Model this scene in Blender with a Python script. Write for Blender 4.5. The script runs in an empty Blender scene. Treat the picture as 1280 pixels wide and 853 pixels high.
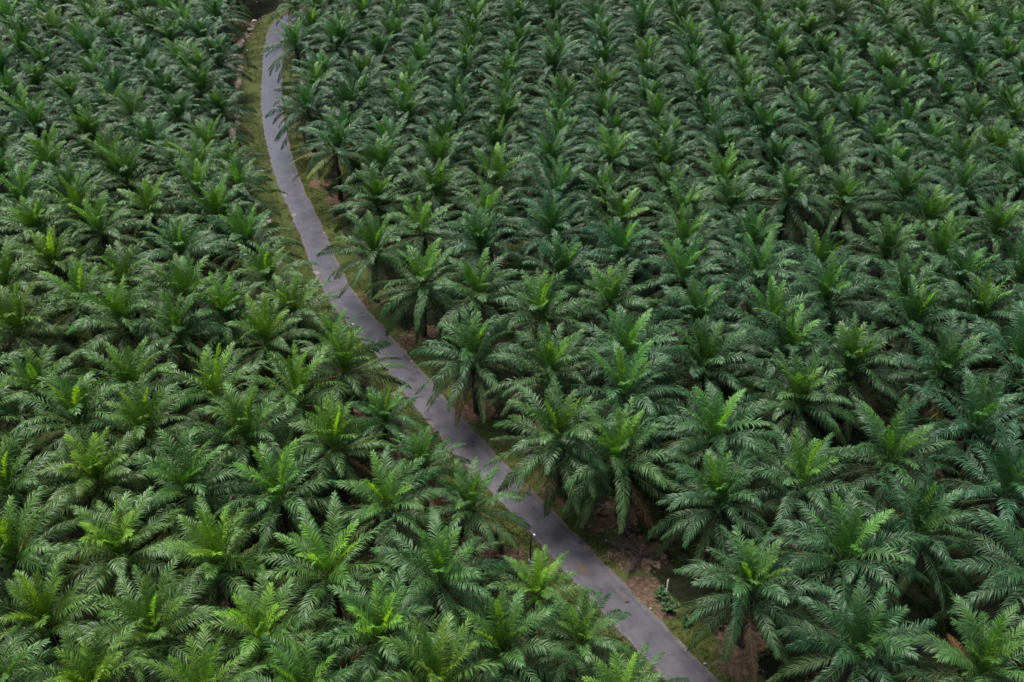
import bpy, math, random
import numpy as np

# ------------------------------------------------------------------ camera, sky, sun, exposure
scene = bpy.context.scene
COL = scene.collection
cam_d = bpy.data.cameras.new('camera'); cam = bpy.data.objects.new('camera', cam_d); COL.objects.link(cam)
cam.location = (0, 0, 63.5); cam.rotation_euler = (math.radians(90 - 35.2), 0, 0)
cam_d.sensor_width = 36; cam_d.lens = 33.75; cam_d.clip_end = 9000; cam_d.clip_start = .5
scene.camera = cam
SUN_EL, SUN_AZ = 62, -35       # azimuth measured from +Y (away from the camera) towards +X
world = bpy.data.worlds.new('World'); scene.world = world; world.use_nodes = True
wn = world.node_tree; bg = wn.nodes['Background']
sky = wn.nodes.new('ShaderNodeTexSky'); sky.sky_type = 'NISHITA'; sky.sun_disc = False
sky.sun_elevation = math.radians(SUN_EL); sky.sun_rotation = math.radians(SUN_AZ)
sky.air_density = 1.0; sky.dust_density = 3.0; sky.ozone_density = 1.0
wn.links.new(sky.outputs[0], bg.inputs[0]); bg.inputs[1].default_value = .05
sd = bpy.data.lights.new('sun', 'SUN'); sd.energy = 1.5; sd.angle = math.radians(22); sd.color = (1, .97, .92)
sun = bpy.data.objects.new('sun', sd); COL.objects.link(sun)
sun.rotation_euler = (math.radians(90 - SUN_EL), 0, math.radians(180 - SUN_AZ))
vs = scene.view_settings; vs.view_transform = 'Standard'; vs.look = 'None'; vs.gamma = 1; vs.use_curve_mapping = False
vs.exposure = 1.9
scene.cycles.max_bounces = 5; scene.cycles.transparent_max_bounces = 4
scene.cycles.diffuse_bounces = 2; scene.cycles.glossy_bounces = 2; scene.cycles.transmission_bounces = 3

# palms: x, y, height of the growing point, size, brightness of the spear leaf (0-2)
PALMS = [
(-5.3,39.3,5.6,1.01,1),(-14.2,38.4,5.9,0.97,1),(7.8,40.1,4.3,0.73,0),(-0.6,42.8,5.6,0.91,2),(-20.9,38.4,6.3,0.90,2),(-9.1,44.0,6.2,0.90,2),
(5.1,44.3,4.9,0.70,2),(-28.0,38.9,5.9,0.92,1),(-17.4,44.4,5.4,0.91,2),(23.9,43.4,6.1,0.94,0),(-5.8,49.3,6.2,0.90,1),(1.5,48.7,4.9,0.72,2),
(-25.2,44.0,6.3,0.97,2),(18.1,48.4,5.8,0.95,2),(-13.9,50.2,5.7,1.01,2),(-35.2,39.0,5.9,0.96,1),(32.7,41.3,5.8,1.01,1),(-22.3,51.0,6.1,1.01,2),
(24.9,51.3,5.7,1.00,1),(-33.9,45.6,5.4,0.95,2),(-10.2,57.0,6.0,0.90,2),(-30.3,51.3,6.2,1.01,0),(-3.3,57.8,4.5,0.76,1),(18.0,57.6,5.5,0.94,2),
(-19.3,58.5,5.4,1.00,2),(32.0,54.3,6.4,0.93,1),(40.3,49.1,6.0,1.06,0),(9.8,62.6,5.5,0.99,1),(-38.7,51.9,6.0,0.98,2),(-7.8,63.2,4.7,0.69,1),
(25.2,60.2,5.9,0.98,2),(4.6,65.5,6.0,1.04,2),(-27.6,59.7,5.4,1.01,0),(-15.6,64.5,5.7,0.91,2),(18.1,65.6,5.7,0.99,2),(-23.7,64.8,5.9,0.99,2),
(32.9,62.2,6.4,1.02,2),(-35.9,60.6,5.5,0.98,0),(40.8,58.2,6.1,1.05,0),(-12.0,69.4,4.8,0.70,2),(11.1,71.1,6.1,1.06,2),(-41.6,58.9,6.2,1.00,2),
(-20.2,70.3,6.0,1.01,1),(3.5,74.3,6.2,0.95,2),(-32.7,66.6,5.7,0.93,2),(27.0,70.8,5.9,0.97,2),(-28.2,72.0,5.6,0.98,2),(-40.7,66.5,6.3,1.01,2),
(-3.6,77.4,5.4,1.00,2),(-16.6,76.0,5.7,0.97,2),(11.0,77.8,6.4,0.99,1),(19.4,76.2,5.5,1.05,1),(42.4,67.7,5.8,1.07,1),(26.7,77.7,6.2,1.05,1),
(-37.2,73.0,5.6,1.01,1),(33.7,76.0,5.9,1.03,1),(-25.1,80.0,5.9,0.93,2),(-48.5,68.6,5.5,0.93,1),(50.0,69.2,6.3,0.96,1),(3.8,85.8,5.9,0.98,2),
(42.1,75.0,6.1,1.08,0),(19.4,84.1,6.3,0.93,2),(-18.3,83.5,4.3,0.64,2),(-45.6,73.5,5.4,0.89,1),(-33.9,81.1,6.3,0.95,1),(11.8,87.3,6.2,1.02,1),
(27.3,83.9,5.8,0.99,2),(-22.8,85.6,6.1,0.91,2),(-3.8,89.7,6.0,1.01,1),(-29.5,85.1,5.9,0.95,2),(-52.0,73.9,6.3,0.98,0),(-39.8,82.3,6.4,1.01,1),
(-10.2,91.2,5.9,0.96,1),(42.4,82.4,6.2,1.05,2),(50.2,78.3,5.8,1.04,1),(34.5,87.7,6.4,1.00,2),(-35.6,87.5,6.4,1.00,1),(4.5,94.4,6.0,0.94,1),
(20.2,93.1,6.0,0.98,2),(-27.0,91.9,6.2,0.93,2),(-50.9,82.3,6.3,0.98,2),(12.3,96.7,6.2,0.99,2),(27.4,93.7,6.0,1.05,0),(42.5,88.9,5.7,1.00,1),
(-46.9,87.8,6.1,0.99,2),(50.6,85.8,5.4,1.00,2),(-16.8,99.0,6.0,0.94,1),(-3.2,100.6,5.9,0.98,1),(20.4,99.8,6.4,1.07,1),(-43.2,92.4,5.9,0.99,1),
(35.3,96.0,5.4,1.00,2),(28.1,99.5,6.0,0.95,1),(5.0,103.7,5.8,0.94,2),(50.6,92.1,5.5,1.02,1),(-10.7,104.8,5.5,0.95,1),(-39.4,98.4,6.0,0.99,1),
(-56.1,90.1,5.8,1.00,0),(-31.7,101.8,5.7,1.02,1),(12.5,106.0,5.6,0.97,0),(43.6,98.2,6.0,1.00,1),(-2.8,108.2,5.6,0.93,2),(21.0,106.4,6.0,1.01,0),
(57.6,92.4,5.8,0.97,1),(-52.7,96.3,5.7,0.97,2),(50.5,98.3,5.8,0.97,1),(12.8,111.9,6.0,1.06,1),(5.4,113.4,5.5,1.05,2),(-36.7,108.0,5.4,0.96,2),
(-10.3,114.1,5.7,0.96,2),(-18.3,113.1,5.6,1.03,1),(-49.8,104.1,6.0,0.96,1),(28.5,111.7,5.5,1.01,1),(20.7,114.0,5.8,0.95,0),(51.5,105.5,6.0,0.98,1),
(-2.7,117.8,5.6,1.06,0),(35.6,112.8,6.4,0.98,1),(-46.1,109.1,5.7,0.95,0),(59.1,103.0,6.1,0.95,1),(42.5,111.8,5.9,0.98,1),(-58.6,104.3,5.7,1.01,1),
(-41.0,113.2,6.2,1.03,2),(-36.2,115.2,6.1,0.95,1),(-54.1,108.1,6.1,0.98,0),(-10.2,121.2,6.3,1.00,0),(5.0,122.3,6.4,1.04,1),(-18.1,121.0,5.7,1.06,0),
(29.1,119.1,5.5,1.00,1),(21.4,121.6,6.0,1.05,2),(51.4,112.8,6.0,1.01,1),(-67.8,105.0,6.1,1.00,0),(14.0,124.2,6.0,1.01,2),(-57.7,112.5,6.0,1.02,0),
(-41.7,119.5,6.3,1.02,0),(67.5,108.1,5.5,1.08,1),(42.9,120.5,6.4,1.06,0),(-24.9,125.8,7.0,0.99,0),(-63.1,111.5,6.2,1.03,1),(-2.3,128.0,6.0,0.99,2),
(58.7,114.1,6.4,0.97,1),(-50.9,117.5,5.8,1.03,0),(-9.8,128.2,6.3,1.00,1),(36.7,123.3,5.5,0.99,1),(-17.7,128.8,6.0,0.96,1),(29.5,126.6,5.8,0.98,1),
(-39.0,123.9,5.5,0.78,1),(21.8,129.2,6.2,0.93,1),(6.3,131.1,5.6,0.98,1),(14.0,131.1,6.3,1.00,1),(-46.3,123.4,6.0,0.94,1),(52.6,121.0,5.3,0.98,1),
(44.6,127.9,6.2,0.96,2),(68.2,117.1,6.1,1.06,0),(-43.2,128.6,6.1,0.95,1),(-62.7,120.4,6.1,0.95,0),(60.7,121.8,6.0,1.01,1),(-56.1,123.9,5.5,0.98,1),
(-24.8,133.9,5.5,1.01,0),(-68.7,119.0,6.1,0.94,0),(6.6,137.6,6.0,0.98,2),(-1.3,138.3,5.7,1.04,1),(-8.8,138.4,5.9,0.99,1),(37.3,133.9,5.6,1.00,1),
(51.9,129.2,5.8,0.94,1),(-51.9,129.5,5.7,1.06,0),(21.7,138.4,6.3,1.00,1),(-17.1,138.8,5.5,1.02,1),(30.0,137.1,5.6,0.95,1),(14.1,140.3,5.6,0.95,1),
(-65.0,125.8,5.5,1.02,0),(44.6,135.4,5.9,1.07,1),(60.0,129.6,5.7,0.99,1),(68.4,126.2,6.1,1.06,1),(-24.8,142.0,6.1,1.02,1),(-60.6,131.6,6.0,1.06,1),
(-31.4,142.0,6.1,0.96,1),(-72.6,126.5,5.8,0.95,0),(6.9,145.9,6.2,0.95,1),(37.3,142.1,5.5,0.97,1),(-16.9,146.3,6.0,0.94,0),(-51.2,138.7,6.2,1.02,0),
(-1.4,148.1,5.7,0.95,1),(22.0,146.5,5.9,0.95,1),(30.5,145.0,5.8,1.07,2),(45.0,142.0,5.8,0.94,1),(52.7,139.3,5.9,0.98,1),(-8.9,148.6,5.5,0.95,1),
(-57.4,138.2,6.4,1.07,0),(75.9,129.1,6.0,1.03,1),(15.0,149.4,6.2,0.99,2),(-45.3,142.9,5.4,0.86,1),(59.9,138.2,5.7,0.94,0),(-24.7,149.2,5.9,1.05,1),
(68.3,135.3,6.3,1.00,2),(-71.3,135.5,6.2,0.96,2),(-31.8,150.5,6.0,0.99,1),(-66.3,138.9,6.1,0.94,1),(-16.4,153.7,5.9,0.95,1),(38.0,150.2,5.6,0.97,1),
(30.6,152.9,5.9,0.94,0),(22.9,154.6,5.6,0.94,0),(75.4,138.3,6.3,0.94,1),(-63.5,144.1,5.6,0.96,2),(-79.9,135.8,5.8,1.03,0),(-0.7,157.8,5.4,1.03,0),
(-55.3,148.0,5.9,0.95,1),(-24.3,156.2,5.7,1.04,0),(-74.3,140.4,6.3,1.00,0),(7.5,159.0,6.4,1.02,1),(-49.9,151.1,5.9,0.98,1),(61.2,147.0,5.5,1.04,1),
(53.2,150.4,6.1,0.95,1),(45.7,153.3,5.9,1.02,2),(-8.0,161.1,5.6,0.98,1),(-32.4,159.0,5.7,1.01,1),(69.1,146.9,5.5,0.94,0),(-70.7,146.8,6.2,0.94,2),
(-15.5,162.4,6.3,1.03,0),(15.7,162.4,6.2,1.02,1),(22.9,161.6,6.2,0.96,1),(31.1,160.5,5.6,0.96,1),(-64.4,151.1,5.6,1.01,1),(77.6,144.9,5.6,0.94,0),
(39.3,159.7,5.7,0.96,1),(-59.8,155.7,5.9,1.01,0),(-0.3,166.9,5.4,1.02,1),(-53.4,158.5,5.6,1.03,2),(8.3,168.0,5.6,0.95,1),(54.7,159.7,6.2,0.98,2),
(-80.5,148.3,5.6,1.04,1),(69.7,154.3,6.0,0.99,2),(84.5,146.9,6.0,1.08,1),(61.7,157.9,6.1,1.06,1),(-69.0,155.4,6.3,0.95,0),(-23.7,168.3,6.0,1.02,2),
(-7.4,170.1,5.7,0.99,1),(24.1,168.6,5.5,0.93,1),(31.6,168.2,6.0,0.99,1),(46.4,164.7,5.8,1.06,1),(77.3,153.4,6.4,0.93,1),(-15.9,171.1,5.9,1.00,2),
(15.9,171.2,6.1,1.01,1),(-78.4,153.9,5.9,0.93,2),(-57.0,163.8,6.1,0.99,0),(39.3,169.2,5.7,0.97,1),(-87.0,150.5,6.0,1.04,1),(-51.5,166.0,5.7,0.99,1),
(-62.6,162.5,6.3,0.98,0),(-32.0,172.7,5.9,1.06,1),(-71.4,160.8,5.9,0.95,1),(0.5,176.0,5.6,0.99,1),(8.4,177.0,5.6,0.95,0),(-22.7,176.2,6.1,0.99,1),
(85.3,156.0,6.0,0.95,1),(54.9,169.1,5.7,1.02,1),(-39.0,174.1,5.8,0.97,1),(62.1,168.2,6.1,1.00,1),(-7.7,179.0,5.7,0.93,1),(47.3,173.2,6.0,1.03,1),
(32.4,176.9,5.4,1.04,2),(-66.4,167.6,5.5,1.05,1),(-15.5,179.8,5.5,1.03,1),(16.4,180.0,5.8,0.95,1),(70.7,166.4,5.6,0.96,0),(-86.2,159.3,6.0,1.02,2),
(-80.4,162.9,5.7,1.05,0),(39.2,178.1,5.9,0.96,1),(24.2,181.2,6.1,0.99,1),(-73.9,167.5,6.3,0.96,0),(79.0,165.8,6.1,1.03,1),(-56.6,175.1,5.9,1.06,0),
(-31.7,181.6,6.0,1.00,1),(0.7,185.1,5.7,1.03,2),(-22.8,184.2,6.3,0.98,1),(86.3,165.1,6.3,0.99,1),(-62.5,175.4,5.8,0.98,1),(-38.0,183.0,5.9,1.00,2),
(47.3,181.9,6.1,0.92,2),(-71.8,173.8,6.3,1.01,1),(16.4,187.1,5.3,0.97,1),(55.3,179.6,5.6,0.99,1),(-7.0,188.0,5.6,1.02,1),(32.5,185.7,5.9,1.05,1),
(-85.9,168.1,5.9,1.06,1),(-94.1,163.9,6.4,1.05,0),(94.0,163.8,5.6,1.07,2),(-14.1,188.8,6.3,1.04,0),(-78.1,172.6,6.4,1.01,2),(64.3,178.3,5.6,0.93,1),
(71.5,175.9,5.6,0.94,1),(8.9,190.5,6.4,1.03,1),(78.3,173.9,5.7,0.94,0),(40.2,186.9,6.3,0.95,1),(-61.7,181.0,6.3,0.93,2),(24.9,190.3,5.5,1.05,1),
(-29.9,190.6,6.1,1.00,2),(1.8,194.1,6.0,1.06,1),(-22.0,193.3,5.6,1.04,2),(-94.4,170.6,6.2,0.99,0),(16.8,194.2,6.0,0.98,1),(87.8,174.1,5.9,0.97,2),
(-38.3,192.0,6.3,0.95,1),(-68.8,183.5,5.4,1.04,0),(-62.9,185.9,5.8,1.01,1),(48.1,190.4,6.4,0.99,1),(93.9,172.8,5.5,0.95,1),(-5.9,197.0,5.9,0.93,2),
(71.6,184.0,5.7,0.94,0),(32.5,194.8,6.0,1.07,2),(-77.2,182.0,5.7,1.07,0),(78.4,181.9,6.2,0.94,1),(56.4,190.1,6.1,1.02,1),(-13.9,197.9,5.7,1.08,1),
(-58.1,190.0,6.1,1.02,1),(-90.7,177.4,5.9,1.06,1),(-85.5,180.1,6.1,1.01,1),(9.6,199.5,6.3,1.04,1),(40.8,196.0,6.0,0.94,0),(24.9,199.4,6.3,0.94,2),
(64.3,190.8,5.9,1.06,1),(-29.4,199.7,5.5,0.94,2),(86.9,182.4,5.8,0.97,0),(1.8,203.2,6.4,1.06,0),(-21.6,202.3,6.1,0.94,2),(17.9,203.3,6.1,1.00,1),
(-37.2,201.0,5.6,0.98,1),(94.3,181.7,6.0,1.07,0),(49.2,199.0,5.4,1.06,0),(-101.3,178.4,5.5,0.97,1),(73.0,192.0,5.5,1.02,0),(-68.7,194.2,5.7,0.98,2),
(-44.4,201.1,5.5,0.95,1),(80.7,189.8,5.8,1.07,1),(-5.9,206.1,5.4,0.98,2),(-81.9,189.5,5.9,0.98,1),(33.2,203.9,5.6,1.00,2),(56.6,199.2,5.4,0.99,1),
(-13.2,207.0,5.8,1.05,2),(-75.0,193.5,5.4,0.97,2),(-60.6,198.9,5.5,1.07,0),(9.7,208.6,5.7,0.98,0),(41.4,205.0,6.2,0.93,2),(63.9,200.0,6.3,1.07,1),
(25.4,208.5,5.8,0.97,1),(-28.7,208.8,6.1,1.06,0),(87.6,191.5,5.4,0.92,1),(2.1,212.3,6.3,0.98,1),(102.5,186.1,5.9,1.01,1),(-20.9,211.4,5.5,0.98,2),
(94.9,190.3,5.7,1.01,0),(-92.8,191.3,5.5,0.94,1),(-98.1,188.8,5.7,1.00,0),(-104.0,185.7,5.7,1.03,1),(-84.7,195.4,5.6,1.01,1),(18.4,212.4,6.1,1.04,1),
(-36.9,210.1,5.5,1.07,0),(72.4,201.2,5.6,1.05,0),(49.5,208.1,5.3,1.06,2),(79.6,199.0,6.1,0.98,0),(-68.3,203.8,6.3,1.07,1),(-79.8,199.8,6.0,1.03,0),
(-5.6,215.2,5.7,0.95,0),(-73.9,202.5,5.9,0.99,1),(34.2,213.0,5.7,1.06,2),(56.6,208.3,5.6,0.93,2),(-12.6,216.1,5.7,1.08,2),(-60.1,208.1,6.0,0.93,2),
(10.1,217.7,5.8,0.96,1),(41.5,214.2,5.5,0.94,0),(64.4,209.0,5.7,1.05,1),(88.1,200.6,5.4,0.94,0),(25.8,217.6,5.5,0.99,0),(102.8,194.5,6.3,0.94,1),
(-28.8,217.9,5.4,0.92,1),(-100.0,196.6,6.1,0.92,1),(-92.2,200.9,6.2,0.97,2),(-84.0,204.5,5.4,1.05,1),(95.7,199.9,5.9,0.97,0),(-75.6,208.2,5.3,1.01,2),
(-36.7,219.2,6.3,0.97,2),(72.3,210.3,5.4,0.99,0),(49.5,217.2,5.4,1.05,2),(80.3,208.1,6.4,1.01,2),(-67.8,212.6,6.1,0.94,2),(57.1,217.4,5.8,1.06,2),
(34.6,222.1,5.4,1.08,2),(-104.9,199.8,5.5,0.99,1),(-61.1,218.4,6.0,0.94,1),(88.3,209.7,5.6,0.99,0),(65.2,218.1,5.5,1.06,0),(111.0,199.4,5.9,1.01,1),
(-99.2,205.6,5.9,0.99,0),(103.5,203.6,5.8,0.96,1),(-91.3,209.9,6.2,0.98,0),(-83.8,214.0,5.8,1.05,0),(96.3,209.3,5.8,1.00,0),(-75.7,218.2,6.4,0.95,2),
(73.4,219.3,6.4,1.00,2),(81.0,217.1,5.8,1.05,1),(-67.7,222.2,5.3,0.95,1),(-109.9,206.9,5.4,1.08,2),(111.3,207.5,6.1,0.98,1),(88.9,218.8,5.7,0.94,0),
(-90.9,218.1,6.0,1.05,0),(-98.8,214.7,5.6,1.05,2),(104.0,212.8,6.3,0.95,1),(-105.6,213.5,5.8,0.98,2),(96.3,218.0,6.0,1.00,1),(-114.3,214.7,6.3,0.93,1),
(112.2,217.2,5.7,1.03,2),(104.0,222.2,5.6,1.07,2),(-110.9,221.3,5.9,1.02,2),(-119.5,222.1,5.7,1.06,1),(-7.3,32.0,5.6,0.96,0),(12.8,30.3,5.7,1.06,2),
(-16.0,29.9,5.6,0.99,0),(3.6,34.6,5.5,0.99,0),(-24.4,30.6,5.4,0.91,1),(32.1,32.2,6.2,1.06,1),(-38.1,33.0,6.3,0.91,1),(40.2,40.0,6.1,1.01,1),
(-44.9,46.8,5.9,0.97,1),(48.8,51.0,6.4,1.01,2),(-47.7,53.6,5.6,0.99,2),(49.5,60.1,5.8,0.93,0),(-52.5,64.8,5.4,1.02,2),(57.4,65.0,6.0,1.00,0),
(-57.3,68.5,5.6,1.00,1),(57.5,74.1,5.3,1.04,2),(-59.9,75.6,5.8,0.96,1),(58.3,83.2,6.1,1.07,0),(-58.8,84.9,5.8,0.99,1),(65.6,80.8,6.0,1.04,1),
(-66.9,83.7,6.0,0.96,2),(66.4,89.9,6.1,0.94,2),(-66.9,89.7,5.3,0.96,2),(-65.8,98.2,5.4,1.01,1),(67.0,99.0,6.4,0.97,1),(-73.2,96.2,6.1,1.00,0),
(74.8,101.8,5.8,0.94,1),(-73.9,103.8,5.7,1.01,1),(75.3,110.9,6.4,0.96,2),(-73.5,112.5,6.2,1.07,2),(-82.2,110.8,5.9,0.94,2),(75.9,120.0,5.4,1.00,1),
(-80.6,118.1,6.3,1.03,0),(83.0,119.7,5.8,0.95,0),(-80.2,126.4,5.7,1.04,1),(-88.0,122.4,6.3,1.07,1),(83.7,128.7,6.0,1.07,1),(-88.1,131.8,6.1,1.01,1),
(84.2,137.8,6.1,1.06,2),(92.3,135.6,5.9,0.97,1),(-87.6,140.7,5.6,1.05,0),(-94.8,136.2,5.3,1.01,2),(93.1,145.5,6.3,1.08,0),(-94.9,146.1,5.8,0.95,1),
(92.9,154.3,6.1,0.96,2),(101.1,149.7,6.0,0.98,1),(-94.3,154.7,6.1,1.05,1),(-102.5,150.4,5.4,1.04,2),(101.2,158.0,5.8,0.95,2),(-102.2,159.8,5.4,0.96,0),
(101.2,167.5,5.7,0.95,2),(109.1,162.9,6.3,1.07,0),(-107.4,165.1,6.4,1.02,0),(-100.9,169.4,6.0,0.96,2),(109.7,171.5,5.5,0.93,2),(101.9,176.7,5.8,0.99,1),
(-111.9,172.4,5.6,1.01,0),(-108.1,179.4,6.1,1.06,0),(110.4,180.4,5.7,0.95,1),(117.4,177.2,5.5,1.07,1),(-116.7,180.1,5.8,0.98,1),(-113.1,186.8,5.4,1.03,0),
(110.4,189.9,6.3,1.00,0),(118.0,185.2,6.3,0.95,2),(3.3,221.4,6.3,0.98,2),(-20.9,220.5,6.4,0.96,1),(-109.1,192.9,5.9,0.97,1),(18.4,221.5,5.9,0.97,0),
(-121.9,187.7,5.9,1.01,0),(-4.8,224.3,5.4,1.06,1),(-12.8,225.2,5.8,0.99,0),(-117.7,194.1,5.7,1.06,0),(41.9,223.2,6.1,1.01,1),(10.6,226.8,5.5,1.08,1),
(118.7,194.3,6.1,1.04,1),(125.5,190.2,5.7,1.02,1),(26.8,226.6,6.0,1.01,0),(-27.3,226.5,5.4,1.02,1),(-19.9,229.6,6.2,1.03,0),(3.9,230.5,5.4,1.04,2),
(-113.8,200.5,5.3,0.98,1),(19.2,230.5,5.3,0.94,0),(50.3,226.2,6.2,0.92,1),(-126.7,195.1,5.9,0.97,0),(-4.7,233.4,6.4,1.03,0),(-59.0,226.1,6.4,1.03,1),
(57.9,226.5,6.3,0.99,1),(34.8,231.2,5.3,1.00,1),(-12.3,234.3,5.6,1.05,0),(118.7,203.1,5.6,1.04,1),(126.7,198.6,5.6,1.03,0),(42.8,232.3,6.4,1.00,2),
(-48.1,231.2,5.9,1.05,0),(11.2,235.9,5.8,0.93,0),(-122.5,201.8,5.5,1.03,1),(66.0,227.2,5.7,0.93,2),(26.9,235.7,5.9,1.02,1),(-82.6,222.5,6.0,1.07,1),
(-74.9,226.3,6.4,1.02,2),(3.7,239.6,5.5,1.08,0),(-118.6,208.4,6.1,0.98,2),(73.2,228.5,6.0,0.97,1),(-66.8,231.0,6.2,0.93,1),(81.6,226.2,5.8,1.07,2),
(19.9,239.6,5.7,0.96,2),(50.6,235.3,5.5,1.04,1),(-43.1,237.4,5.7,1.03,0),(-58.6,234.6,5.6,0.97,0),(-131.8,202.8,5.6,1.06,0),(127.2,206.7,6.1,0.95,1),
(58.7,235.5,5.8,1.06,1),(35.0,240.3,6.1,0.98,1),(120.0,212.5,6.3,0.93,1),(-51.3,239.0,5.9,0.97,0),(-98.7,223.7,5.6,0.94,2),(89.4,227.8,5.8,0.96,1),
(-90.9,227.5,5.6,0.98,2),(43.4,241.4,6.3,0.97,1),(-127.8,209.5,6.0,1.05,2),(12.2,245.0,5.4,1.03,0),(66.1,236.3,5.6,0.97,1),(27.5,244.8,6.2,1.06,1),
(-82.3,232.3,6.2,1.05,0),(-28.1,245.8,6.1,1.00,1),(97.4,227.5,6.3,0.93,0),(-74.8,236.0,5.7,1.04,2),(-123.4,215.6,5.8,0.96,0),(73.7,237.6,6.4,1.00,1),
(-66.5,239.6,5.7,0.92,1),(-34.5,246.5,6.0,0.97,1),(81.4,235.3,6.1,1.07,0),(19.5,248.8,6.1,0.92,1),(50.9,244.4,6.4,1.06,1),(-43.0,246.5,5.5,1.03,0),
(135.4,211.4,6.2,1.07,2),(127.6,216.4,5.7,1.08,2),(120.5,220.7,6.3,1.08,1),(-58.5,244.7,6.0,1.00,2),(58.4,244.7,5.8,1.03,1),(-106.7,227.8,5.9,0.94,1),
(36.0,249.3,6.1,1.03,1),(112.7,225.7,5.9,1.06,1),(-98.2,232.9,5.4,1.04,0),(-89.8,236.8,5.8,1.05,0),(90.1,236.9,5.9,1.01,1),(-50.5,248.6,5.7,0.93,2),
(43.1,250.5,6.4,0.95,1),(105.4,231.2,6.0,1.04,0),(66.7,245.4,5.8,1.03,2),(-132.5,217.1,5.7,0.95,1),(-82.3,240.6,5.4,0.94,0),(97.3,235.9,5.7,1.08,1),
(27.7,253.9,5.8,1.01,1),(-26.3,254.2,5.8,1.00,0),(-73.5,245.4,6.0,1.02,0),(-115.4,228.9,5.4,0.94,0),(-128.5,223.2,6.2,1.05,1),(-18.4,256.9,5.8,1.03,2),
(74.6,246.6,5.9,0.94,1),(82.0,244.4,6.2,1.01,1),(-34.1,255.6,6.0,1.05,1),(-66.3,249.1,5.4,1.06,1),(135.8,220.0,5.6,1.06,2),(51.1,253.5,5.8,1.00,2),
(128.4,224.9,6.0,0.97,1),(-42.2,255.6,5.6,0.96,0),(-58.2,252.9,5.6,1.07,1),(120.8,230.4,6.1,0.96,2),(112.8,234.6,5.5,1.08,1),(-98.0,241.2,5.4,0.98,1),
(-111.4,235.3,5.4,1.02,0),(59.6,253.7,6.3,1.04,0),(36.2,258.4,6.2,1.03,1),(-29.0,259.4,6.3,1.08,2),(-124.2,230.0,5.5,1.06,2),(-89.2,245.9,5.7,1.01,1),
(-11.0,261.6,6.0,0.97,0),(-49.6,257.0,5.4,1.01,0),(105.4,239.8,6.1,0.94,0),(90.6,246.0,6.4,0.95,1),(-81.5,250.1,5.7,1.04,1),(66.9,254.5,5.7,1.08,1),
(-38.0,260.5,6.3,0.98,1),(-137.4,224.6,6.3,0.98,0),(43.8,259.6,5.6,1.05,1),(97.6,244.6,5.4,0.94,0),(-73.6,253.8,6.1,1.05,2),(-107.6,241.4,6.4,1.02,1),
(-120.7,236.1,6.2,0.98,1),(-46.8,261.9,5.6,1.05,2),(144.1,224.1,5.9,1.03,0),(-65.0,258.5,6.3,1.08,1),(-133.1,230.9,5.8,0.98,0),(82.6,253.5,6.0,1.02,0),
(136.1,229.3,6.1,1.00,2),(75.4,255.7,5.4,0.97,1),(128.8,234.1,5.9,1.01,0),(-103.3,247.8,6.4,0.99,0),(121.1,239.7,6.1,0.96,1),(-116.4,242.5,5.7,0.94,1),
(113.2,244.2,6.3,1.06,1),(-96.9,251.4,5.6,0.99,1),(-89.4,254.7,5.4,0.98,2),(-129.4,237.4,5.9,0.99,1),(90.3,255.1,6.0,1.02,0),(105.9,249.6,5.7,0.95,1),
(-80.6,259.3,6.4,1.02,0),(-142.2,231.9,5.9,0.96,0),(98.0,253.8,6.0,0.94,1),(-112.4,249.1,5.5,1.04,0),(-86.3,259.8,6.3,1.03,2),(-125.4,243.6,6.4,1.07,1),
(144.2,234.0,5.9,0.99,1),(136.8,238.9,5.9,1.00,1),(-138.2,238.4,5.6,0.93,0),(129.3,243.5,5.9,0.98,1),(-96.7,259.6,5.5,1.02,1),(-108.2,255.3,6.3,1.07,0),
(121.8,249.1,6.0,1.04,1),(114.4,253.4,6.4,1.00,2),(-121.2,250.3,5.9,1.05,2),(-134.5,244.7,5.8,0.95,1),(104.3,259.5,5.5,0.93,1),(-147.2,239.6,5.5,0.95,0),
(-104.4,262.0,6.0,0.93,1),(-117.1,256.7,6.1,1.05,1),(144.9,242.5,5.4,0.95,1),(-129.9,251.0,5.5,1.03,1),(137.2,247.5,5.5,1.00,2),(129.2,252.8,5.9,0.98,2),
(-143.1,246.0,6.1,0.98,0),(124.2,258.2,6.3,1.06,0),(-126.0,257.8,6.4,0.95,1),(-139.1,252.6,6.1,1.01,0),(152.9,246.5,5.8,1.08,1),(-151.9,247.3,6.0,0.92,1),
(144.7,251.7,5.8,0.97,1),(133.3,259.0,5.4,0.97,2),(-135.2,258.6,6.0,0.97,1),(-148.3,253.4,5.4,1.00,1),(-143.7,259.7,5.8,1.02,0),(145.9,259.1,6.0,0.95,0),
(-156.8,254.3,5.5,1.01,0),(159.4,254.8,6.2,1.00,1),(-152.9,261.2,6.3,1.05,1),(-161.7,259.7,5.3,0.92,2),
]
N_IN_FRAME = 412
ROAD = [(35.83,11.65),(23.32,30.35),(15.22,42.46),(11.61,47.90),(9.16,51.60),(6.32,55.88),(3.33,60.40),(0.20,65.03),(-3.26,70.03),(-7.00,75.88),(-10.35,81.65),(-13.30,86.67),(-16.42,91.67),(-19.27,96.45),(-21.61,101.00),(-23.71,105.85),(-25.67,111.00),(-27.66,116.50),(-29.93,122.40),(-32.50,128.82),(-35.29,136.80),(-38.19,146.30),(-40.71,155.45),(-42.83,164.52),(-45.14,176.22),(-47.86,191.48),(-49.72,205.60),(-48.23,214.80),(-42.15,222.12),(-31.00,231.00),(-10.75,244.00),(20.00,262.00)]


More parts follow.
